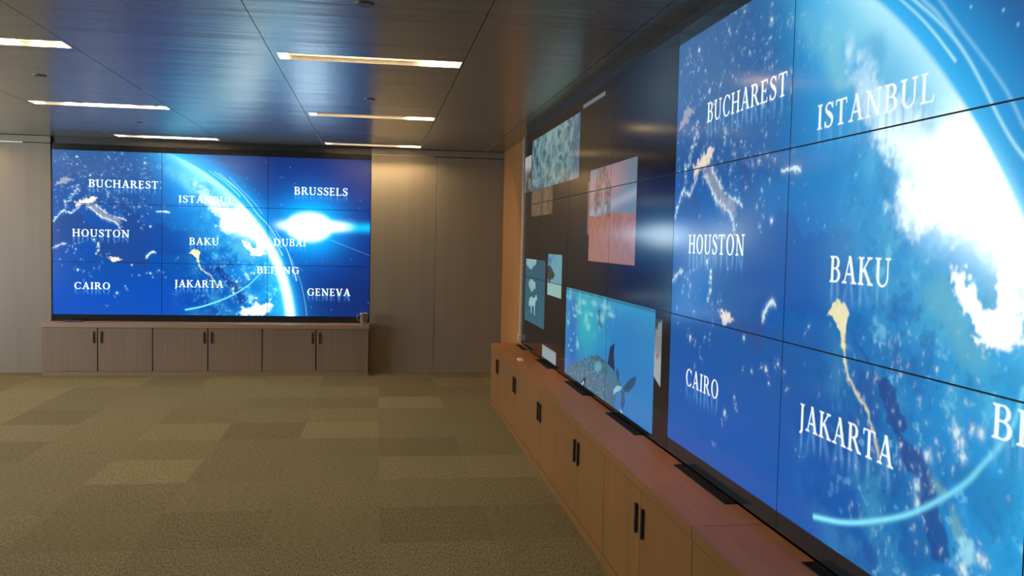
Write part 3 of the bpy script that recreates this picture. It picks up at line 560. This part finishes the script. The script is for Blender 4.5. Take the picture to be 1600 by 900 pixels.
# ceiling: metal planks with open joints, cut out for the slot lights
SLOT_W, SLOT_L = .19, 1.11
ROWS = (10.615, 8.135, 5.585); COLS = (-.048, -2.345); FAR_COL = -5.0
NEAR = (COLS[0], 3.035)  # unseen slot light, added to brighten the near countertop
slots = [NEAR] + [(cx, cy) for cx in COLS for cy in ROWS] + [(FAR_COL, cy) for cy in ROWS]
seams_x = (-5.20, -4.06, -2.92, -1.775, -.633, .513, 1.296); seams_x = tuple(s for s in seams_x)
joints_y = [2.09 + .61 * k for k in range(14)]
xs = {X_LEFT, X_RIGHT}; ys = {Y_REAR, 11.09}
for s in seams_x: xs |= {s - .002, s + .002}
for cx, cy in slots: xs |= {cx - SLOT_L / 2, cx + SLOT_L / 2}; ys |= {cy - SLOT_W / 2, cy + SLOT_W / 2}
for s in joints_y: ys |= {s - .0007, s + .0007}
xs, ys = sorted(xs), sorted(ys); m = MB()
for a, b in zip(xs, xs[1:]):
    mx_ = (a + b) / 2
    if any(abs(mx_ - s) < .002 for s in seams_x) and b - a < .0045: continue
    run = None
    for c, d in list(zip(ys, ys[1:])) + [(None, None)]:
        hole = c is None or (d - c < .0016 and any(abs((c + d) / 2 - s) < .0006 for s in joints_y)) or any(abs(mx_ - cx) < SLOT_L / 2 and abs((c + d) / 2 - cy) < SLOT_W / 2 for cx, cy in slots)
        if hole:
            if run: m.quad([(a, run[0], CEIL), (a, run[1], CEIL), (b, run[1], CEIL), (b, run[0], CEIL)]); run = None
        else: run = (run[0], d) if run else (c, d)
struct(m.build('ceiling', M_CEIL, normals=False))
struct(MB().box(X_LEFT - .1, X_RIGHT + .1, Y_REAR - .1, 11.1, CEIL + .16, CEIL + .26).build('slab_above', M_GAP))

# ---------------------------------------------------------------- linear lights recessed in the ceiling
LIGHT_LABELS = {
    (0, 0): 'lit slot light nearest the back wall, right row, beside the orange-lit wall panel',
    (0, 1): 'lit slot light in the ceiling, middle one of the right row',
    (0, 2): 'lit slot light in the ceiling, longest in the photo, front of the right row',
    (1, 0): 'lit slot light just in front of the back display, left row',
    (1, 1): 'lit slot light, middle of the left row, broken by dark louvre blades',
    (1, 2): 'lit slot light in the ceiling cut by the left edge of the photo',
}
def slot_light(cx, cy, label, gaps):
    z = CEIL; x0, x1, y0, y1 = cx - SLOT_L / 2 + .002, cx + SLOT_L / 2 - .002, cy - SLOT_W / 2 + .002, cy + SLOT_W / 2 - .002
    t = empty('linear_ceiling_light', (cx, cy, z), label, 'ceiling light', 'linear slot lights in the ceiling')
    h = MB(); T = .004; H = .135
    h.box(x0, x1, y0, y0 + T, z - .001, z + H); h.box(x0, x1, y1 - T, y1, z - .001, z + H)
    h.box(x0, x0 + T, y0, y1, z - .001, z + H); h.box(x1 - T, x1, y0, y1, z - .001, z + H); h.box(x0, x1, y0, y1, z + H - T, z + H)
    h.build('housing', M_REFL, t)
    MB().tube([(x0 + .03, cy + .005, z + .088), (x1 - .03, cy + .005, z + .088)], .014, 14).build('lamp_tube', M_TUBE, t, smooth=True)
    for e in (x0 + T, x1 - .03): MB().box(e, e + .026, cy - .016, cy + .026, z + .070, z + H - T).build('lamp_holder', M_WHITE, t)
    for g0, g1 in gaps: MB().box(x0 + g0 * SLOT_L, x0 + g1 * SLOT_L, y1 - .030, y1 - .022, z + .019, z + .052, .001).build('louvre', M_LOUVRE, t)
for ci, cx in enumerate(COLS):
    for ri, cy in enumerate(ROWS):
        slot_light(cx, cy, LIGHT_LABELS[ci, ri], ((.05, .78),) if ci == 0 else ((.06, .22), (.29, .35), (.72, .80), (.86, .91)))
slot_light(*NEAR, 'added unseen slot light in the ceiling above the top edge of the photo, right row', ((.05, .78),))
for ri, cy in enumerate(ROWS):  # unseen left column; those away from the back wall are added for lighting
    slot_light(FAR_COL, cy, 'slot light in the ceiling outside the photo to the left, %s' % ('by the back wall', 'second from the back wall, added for its light', 'third from the back wall, added for its light')[ri], ((.1, .4),))
for k, (x, y, lab) in enumerate(((-2.342, 6.727, 'small round sprinkler cover in the ceiling between the two left lights'), (-.068, 4.26, 'small round sprinkler cover in the ceiling at the top edge of the photo'),
                                 (-.069, 7.126, 'small round sprinkler cover in the ceiling between the two front right lights'), (-2.328, 9.262, 'small round sprinkler cover in the ceiling in front of the back display'))):
    o = MB().lathe([(.044, 0), (.044, -.004), (.040, -.006), (.0, -.006)], 28, (x, y, CEIL), cap=False).build('sprinkler_cover', M_DISC, smooth=False); tag(o, lab, 'sprinkler', 'ceiling sprinkler covers')

# ---------------------------------------------------------------- display panels
def picture(name, arr):
    h, w = arr.shape[:2]
    im = bpy.data.images.new(name, w, h, alpha=False, float_buffer=True); im.colorspace_settings.name = 'Non-Color'
    a = np.ones((h, w, 4), np.float32); a[..., :3] = arr[::-1]; im.pixels.foreach_set(a.ravel()); im.update(); return im
def screen_material(name, im, strength, contrast=1.0):
    m, nt, b = new_mat(name)
    t = node(nt, 'ShaderNodeTexImage', image=im, interpolation='Linear', extension='EXTEND'); uvn = node(nt, 'ShaderNodeUVMap', uv_map='picture'); nt.links.new(uvn.outputs[0], t.inputs[0])
    gm = node(nt, 'ShaderNodeGamma'); gm.inputs[1].default_value = contrast; nt.links.new(t.outputs[0], gm.inputs[0]); nt.links.new(gm.outputs[0], b.inputs['Emission Color']); b.inputs['Emission Strength'].default_value = strength
    b.inputs['Base Color'].default_value = (.006, .006, .007, 1); b.inputs['Roughness'].default_value = .14; b.inputs['Specular IOR Level'].default_value = .5
    return m
EARTH = picture('globe_picture', earth_picture()); COLLAGE = picture('collage_picture', collage_picture())
M_SCR_BACK = screen_material('back_screen', EARTH, BACK_SCREEN, 1.22); M_SCR_RIGHT = screen_material('globe_screen', EARTH, RIGHT_SCREEN); M_SCR_COL = screen_material('collage_screen', COLLAGE, COLLAGE_SCREEN)
def panel(corner, ax, width, height, uvbox, mat, label, group):
    """ax: unit vector to the viewer's right along the wall; corner: top left of the face; the housing goes away from the room"""
    c = Vector(corner); ax = Vector(ax); up = Vector((0, 0, 1)); n = ax.cross(up)          # n points into the room... away is -n
    n = -n if n.dot(Vector((-1, -1, 0))) < 0 else n
    t = empty('display_panel', c + ax * width / 2 - up * height - n * .03, label, 'display', group)
    def slab(name, inset, d0, d1, material, uv=False):
        b = bmesh.new(); q = [(inset, inset), (width - inset, inset), (width - inset, height - inset), (inset, height - inset)]
        f = [b.verts.new(c + ax * u - up * v - n * d0) for u, v in q]; k = [b.verts.new(c + ax * u - up * v - n * d1) for u, v in q]
        front = b.faces.new(f[::-1]); b.faces.new(k)
        for i in range(4): b.faces.new((f[i], f[(i + 1) % 4], k[(i + 1) % 4], k[i]))
        bmesh.ops.recalc_face_normals(b, faces=b.faces[:])
        if uv:
            L = b.loops.layers.uv.new('picture'); u0, u1, v0, v1 = uvbox
            for fc in b.faces:
                for lp in fc.loops:
                    r = lp.vert.co - c; a = r.dot(ax) / width; z = -r.dot(up) / height
                    lp[L].uv = (u0 + (u1 - u0) * a, 1 - (v0 + (v1 - v0) * z)) if fc is front else (0, 0)
        me = bpy.data.meshes.new(name); b.to_mesh(me); b.free(); me.materials.append(material)
        o = bpy.data.objects.new(name, me); COL.objects.link(o); o.parent = t; o.location = -t.location
    slab('housing', .0008, .006, .058, M_BLACK); slab('screen', .0025, 0, .0055, mat, True)
BACK_LABELS = [['top left display of the back wall, showing BUCHAREST on the globe', 'top middle display of the back wall, where the lit rim starts beside ISTANBUL', 'top right display of the back wall, showing BRUSSELS'],
               ['middle left display of the back wall, showing HOUSTON', 'centre display of the back wall, showing BAKU and bright cloud', 'middle right display of the back wall, with the white sunburst'],
               ['bottom left display of the back wall, showing CAIRO', 'bottom middle display of the back wall, showing JAKARTA and a curved light trail', 'bottom right display of the back wall, showing GENEVA']]
for j in range(3):
    for i in range(3):
        panel((BX0 + i * BW, Y_BSCR, BZ1 - j * BH), (1, 0, 0), BW, BH, (i / 3, (i + 1) / 3, j / 3, (j + 1) / 3), M_SCR_BACK, BACK_LABELS[j][i], 'displays of the back video wall')
RIGHT_LABELS = [['top display of the right wall, showing BUCHAREST', 'top display of the right wall, showing ISTANBUL and the glowing rim', 'top display of the right wall past the photo edge, blue space only'],
                ['middle display of the right wall, showing HOUSTON', 'middle display of the right wall, showing BAKU and dazzling cloud', 'middle display of the right wall past the photo edge, with the sunburst'],
                ['bottom display of the right wall, showing CAIRO', 'bottom display of the right wall, showing JAKARTA and a curved light trail', 'bottom display of the right wall past the photo edge, showing GENEVA']]
for j in range(3):
    for i in range(3):
        panel((X_RSCR, RY0 - i * PW, RZ1 - j * PH), (0, -1, 0), PW, PH, (i / 3, (i + 1) / 3, j / 3, (j + 1) / 3), M_SCR_RIGHT, RIGHT_LABELS[j][i], 'globe displays of the right video wall')
COL_Y = (Y_FAR, RY0 + 3 * PW, RY0 + 2 * PW, RY0 + PW, RY0)
COL_LABELS = [['top dark display at the far end of the right wall, with blue-grey herd picture', 'second top dark display of the right wall, with right part of the herd picture', 'top dark display of the right wall with a thin grey strip at its top edge', 'top dark display of the right wall, blank beside BUCHAREST'],
              ['middle dark display at the far end of the right wall, with sandy picture', 'middle dark display of the right wall, with a dark headland picture at bottom', 'middle dark display of the right wall, with the tree of the red desert picture', 'middle dark display of the right wall, right half of the red desert picture'],
              ['bottom dark display at the far end of right wall, white horse on teal', 'bottom dark display of the right wall, with a small pale rectangle at its foot', 'bottom display of the right wall, with the left half of the underwater picture', 'bottom display of the right wall, with fin and tail of the spotted shark']]
for j in range(3):
    for i in range(4):
        ya, yb = COL_Y[i], COL_Y[i + 1]; sp = Y_FAR - RY0
        panel((X_RSCR, ya, RZ1 - j * PH), (0, -1, 0), ya - yb, PH, ((Y_FAR - ya) / sp, (Y_FAR - yb) / sp, j / 3, (j + 1) / 3), M_SCR_COL, COL_LABELS[j][i], 'picture displays of the right video wall')

# ---------------------------------------------------------------- cabinets
TOP_R, TOP_B, TT = .605, .600, .048
XF = 1.158                                            # face of the right cabinets
YF = 10.649                                           # face of the back cabinets
def cabinet(face, a0, a1, depth_to, top, mat, label, group, axis, hz, hl, hoff):
    """one two-door unit; axis 'y': face looks to -x and a runs along y; axis 'x': face looks to -y and a runs along x"""
    mid = (a0 + a1) / 2
    P = (lambda d0, d1, b0, b1: (d0, d1, b0, b1)) if axis == 'y' else (lambda d0, d1, b0, b1: (b0, b1, d0, d1))
    loc = ((face + depth_to) / 2, mid, 0) if axis == 'y' else (mid, (face + depth_to) / 2, 0)
    t = empty('cabinet_unit', loc, label, 'cabinet', group)
    def bx(mb, d0, d1, b0, b1, z0, z1, bev=0): mb.box(*P(d0, d1, b0, b1), z0, z1, bev); return mb
    top_z = top - TT - .003
    c = MB(); bx(c, face + .022, depth_to, a0 + .001, a0 + .019, .052, top_z); bx(c, face + .022, depth_to, a1 - .019, a1 - .001, .052, top_z)
    bx(c, face + .022, depth_to, a0 + .019, a1 - .019, .052, .070); bx(c, depth_to - .012, depth_to, a0 + .019, a1 - .019, .070, top_z); bx(c, face + .022, depth_to, a0 + .019, a1 - .019, top_z - .018, top_z)
    bx(c, face + .10, depth_to - .02, a0 + .019, a1 - .019, .28, .298); c.build('carcass', mat, t)
    p = MB(); bx(p, face - .003, face + .02, a0 + .0006, a1 - .0006, .0, .050, .0015); p.build('plinth', mat, t)
    hw = .010 if axis == 'y' else .0075; gap = .0022 if axis == 'y' else .006
    for k, (b0, b1) in enumerate(((a0 + gap, mid - gap), (mid + gap, a1 - gap))):
        d = MB(); bx(d, face, face + .020, b0, b1, .0535, top_z - .001, .0012); door = d.build('door', mat, t)
        hc = mid - hoff if k == 0 else mid + hoff
        h = MB(); bx(h, face - .014, face - .004, hc - hw, hc + hw, hz - hl / 2, hz + hl / 2, .002)
        for s in (-1, 1): bx(h, face - .006, face + .001, hc - .005, hc + .005, hz + s * (hl / 2 - .02) - .005, hz + s * (hl / 2 - .02) + .005)
        h.build('handle', M_BLACK, door)
R_EDGES = (8.842, 7.835, 6.715, 5.555, 4.340, 3.067, 1.850, .62)
R_LAB = ['wooden two-door cabinet at the far end of the right wall, beside the corner', 'second wooden cabinet from the far end of the right wall', 'third wooden cabinet from the far end of the right wall',
         'fourth wooden cabinet from the far end, in front of the underwater picture', 'wooden cabinet with the largest pair of black handles in view', 'wooden cabinet at the bottom edge of the photo, past the joint in the countertop', 'wooden cabinet next to the camera, outside the photo']
for k in range(7):
    a1, a0 = R_EDGES[k], R_EDGES[k + 1]
    cabinet(XF, a0, a1, X_RSCR - .012, TOP_R, M_CAB, R_LAB[k], 'cabinets along the right video wall', 'y', .440 - .004 * k, .132, .046)
B_EDGES = (-3.703, -2.515, -1.297, -.072)
B_LAB = ['wooden two-door cabinet under the left third of the back display', 'wooden two-door cabinet under the middle of the back display', 'wooden two-door cabinet under the right third of the back display']
for k in range(3):
    cabinet(YF, B_EDGES[k], B_EDGES[k + 1], Y_BACK - .012, TOP_B, M_CAB_DIM, B_LAB[k], 'cabinets under the back video wall', 'x', .442, .132, .041)
ct = tag(MB().box(XF + .003, X_RSCR - .002, 3.0695, 8.850, TOP_R - TT, TOP_R, .0012).build('countertop', M_TOP_LIT), 'long wooden countertop of the right cabinets, coloured reddish for the light, from the corner to the joint', 'countertop')
MB().box(XF - .004, XF + .003, 3.0695, 8.850, TOP_R - TT, TOP_R, .0015).build('added_edge_strip', M_CAB, ct)  # strip added to keep the top's painted reddish light off the front
ct = tag(MB().box(XF + .003, X_RSCR - .002, .612, 3.0665, TOP_R - TT, TOP_R, .0012).build('countertop', M_TOP_LIT), 'wooden countertop at the bottom right, coloured reddish for the light, nearest the camera', 'countertop')
MB().box(XF - .004, XF + .003, .612, 3.0665, TOP_R - TT, TOP_R, .0015).build('added_edge_strip', M_CAB, ct)
tag(MB().box(-3.707, -.068, YF - .004, Y_BSCR + .003, TOP_B - TT, TOP_B, .0022).build('countertop', M_BTOP), 'brown wooden countertop under the back display', 'countertop')
# black air grilles let into the countertop at the foot of the right display
V_LAB = ['black air grille in the countertop at the far end, beside the corner', 'black air grille in the countertop under the small pale rectangle', 'black air grille in the countertop under the left half of the underwater picture', 'black air grille in countertop under the right half of the underwater picture', 'black air grille in the countertop under CAIRO, the largest in full view', 'black air grille in the countertop cut by the bottom edge of the photo']
for (ya, yb), lab in zip(((8.28, 8.69), (7.06, 7.61), (5.80, 6.40), (4.58, 5.20), (3.322, 3.944), (2.06, 2.676)), V_LAB):
    t = empty('air_grille', (1.411, (ya + yb) / 2, TOP_R), lab, 'vent', 'air grilles in the right countertop'); x0, x1 = 1.384, 1.4345
    f = MB(); f.box(x0, x1, ya, ya + .008, TOP_R + .0004, TOP_R + .0035); f.box(x0, x1, yb - .008, yb, TOP_R + .0004, TOP_R + .0035); f.box(x0, x0 + .006, ya, yb, TOP_R + .0004, TOP_R + .0035); f.box(x1 - .006, x1, ya, yb, TOP_R + .0004, TOP_R + .0035)
    f.build('frame', M_VENT, t)
    s = MB(); s.box(x0 + .004, x1 - .004, ya + .004, yb - .004, TOP_R + .0002, TOP_R + .0010)
    for k in range(4): s.box(x0 + .0085 + k * .0085, x0 + .0125 + k * .0085, ya + .006, yb - .006, TOP_R + .0008, TOP_R + .003)
    s.build('slats', M_VENT, t)

# ---------------------------------------------------------------- small things
tag(MB().box(1.225, 1.262, 7.50, 7.63, TOP_R, TOP_R + .012, .003).build('white_card', M_WHITE), 'small white plastic card lying near the front edge of the right countertop', 'card')
tag(MB().box(X_RSCR - .034, X_RSCR - .001, Y_FAR - .030, Y_FAR + .001, .650, .705, .002).build('socket_box', M_WHITE), 'small white box at the foot of the silver end strip of the right display', 'socket')
tag(MB().box(-3.506, -3.332, 10.80, 10.86, TOP_B, TOP_B + .020, .004).build('dark_bar', M_BLACK), 'slim dark bar lying under the lower left corner of the back display', 'device')
cx, cy = -.135, 10.72
t = empty('steel_pitcher', (cx, cy, TOP_B), 'small tapered stainless steel pitcher at the right end of the back countertop', 'pitcher')
MB().lathe([(.0, .0), (.036, .0), (.038, .004), (.054, .132), (.056, .138), (.053, .139), (.0515, .134), (.036, .008), (.0, .008)], 40, (cx, cy, TOP_B), cap=False).build('body', M_STEEL, t, smooth=True)
MB().tube([(cx - .050, cy - .004, TOP_B + .118), (cx - .068, cy - .006, TOP_B + .122), (cx - .080, cy - .007, TOP_B + .105), (cx - .078, cy - .007, TOP_B + .075), (cx - .064, cy - .006, TOP_B + .052), (cx - .041, cy - .004, TOP_B + .046)], .0036, 10).build('handle', M_STEEL, t, smooth=True)
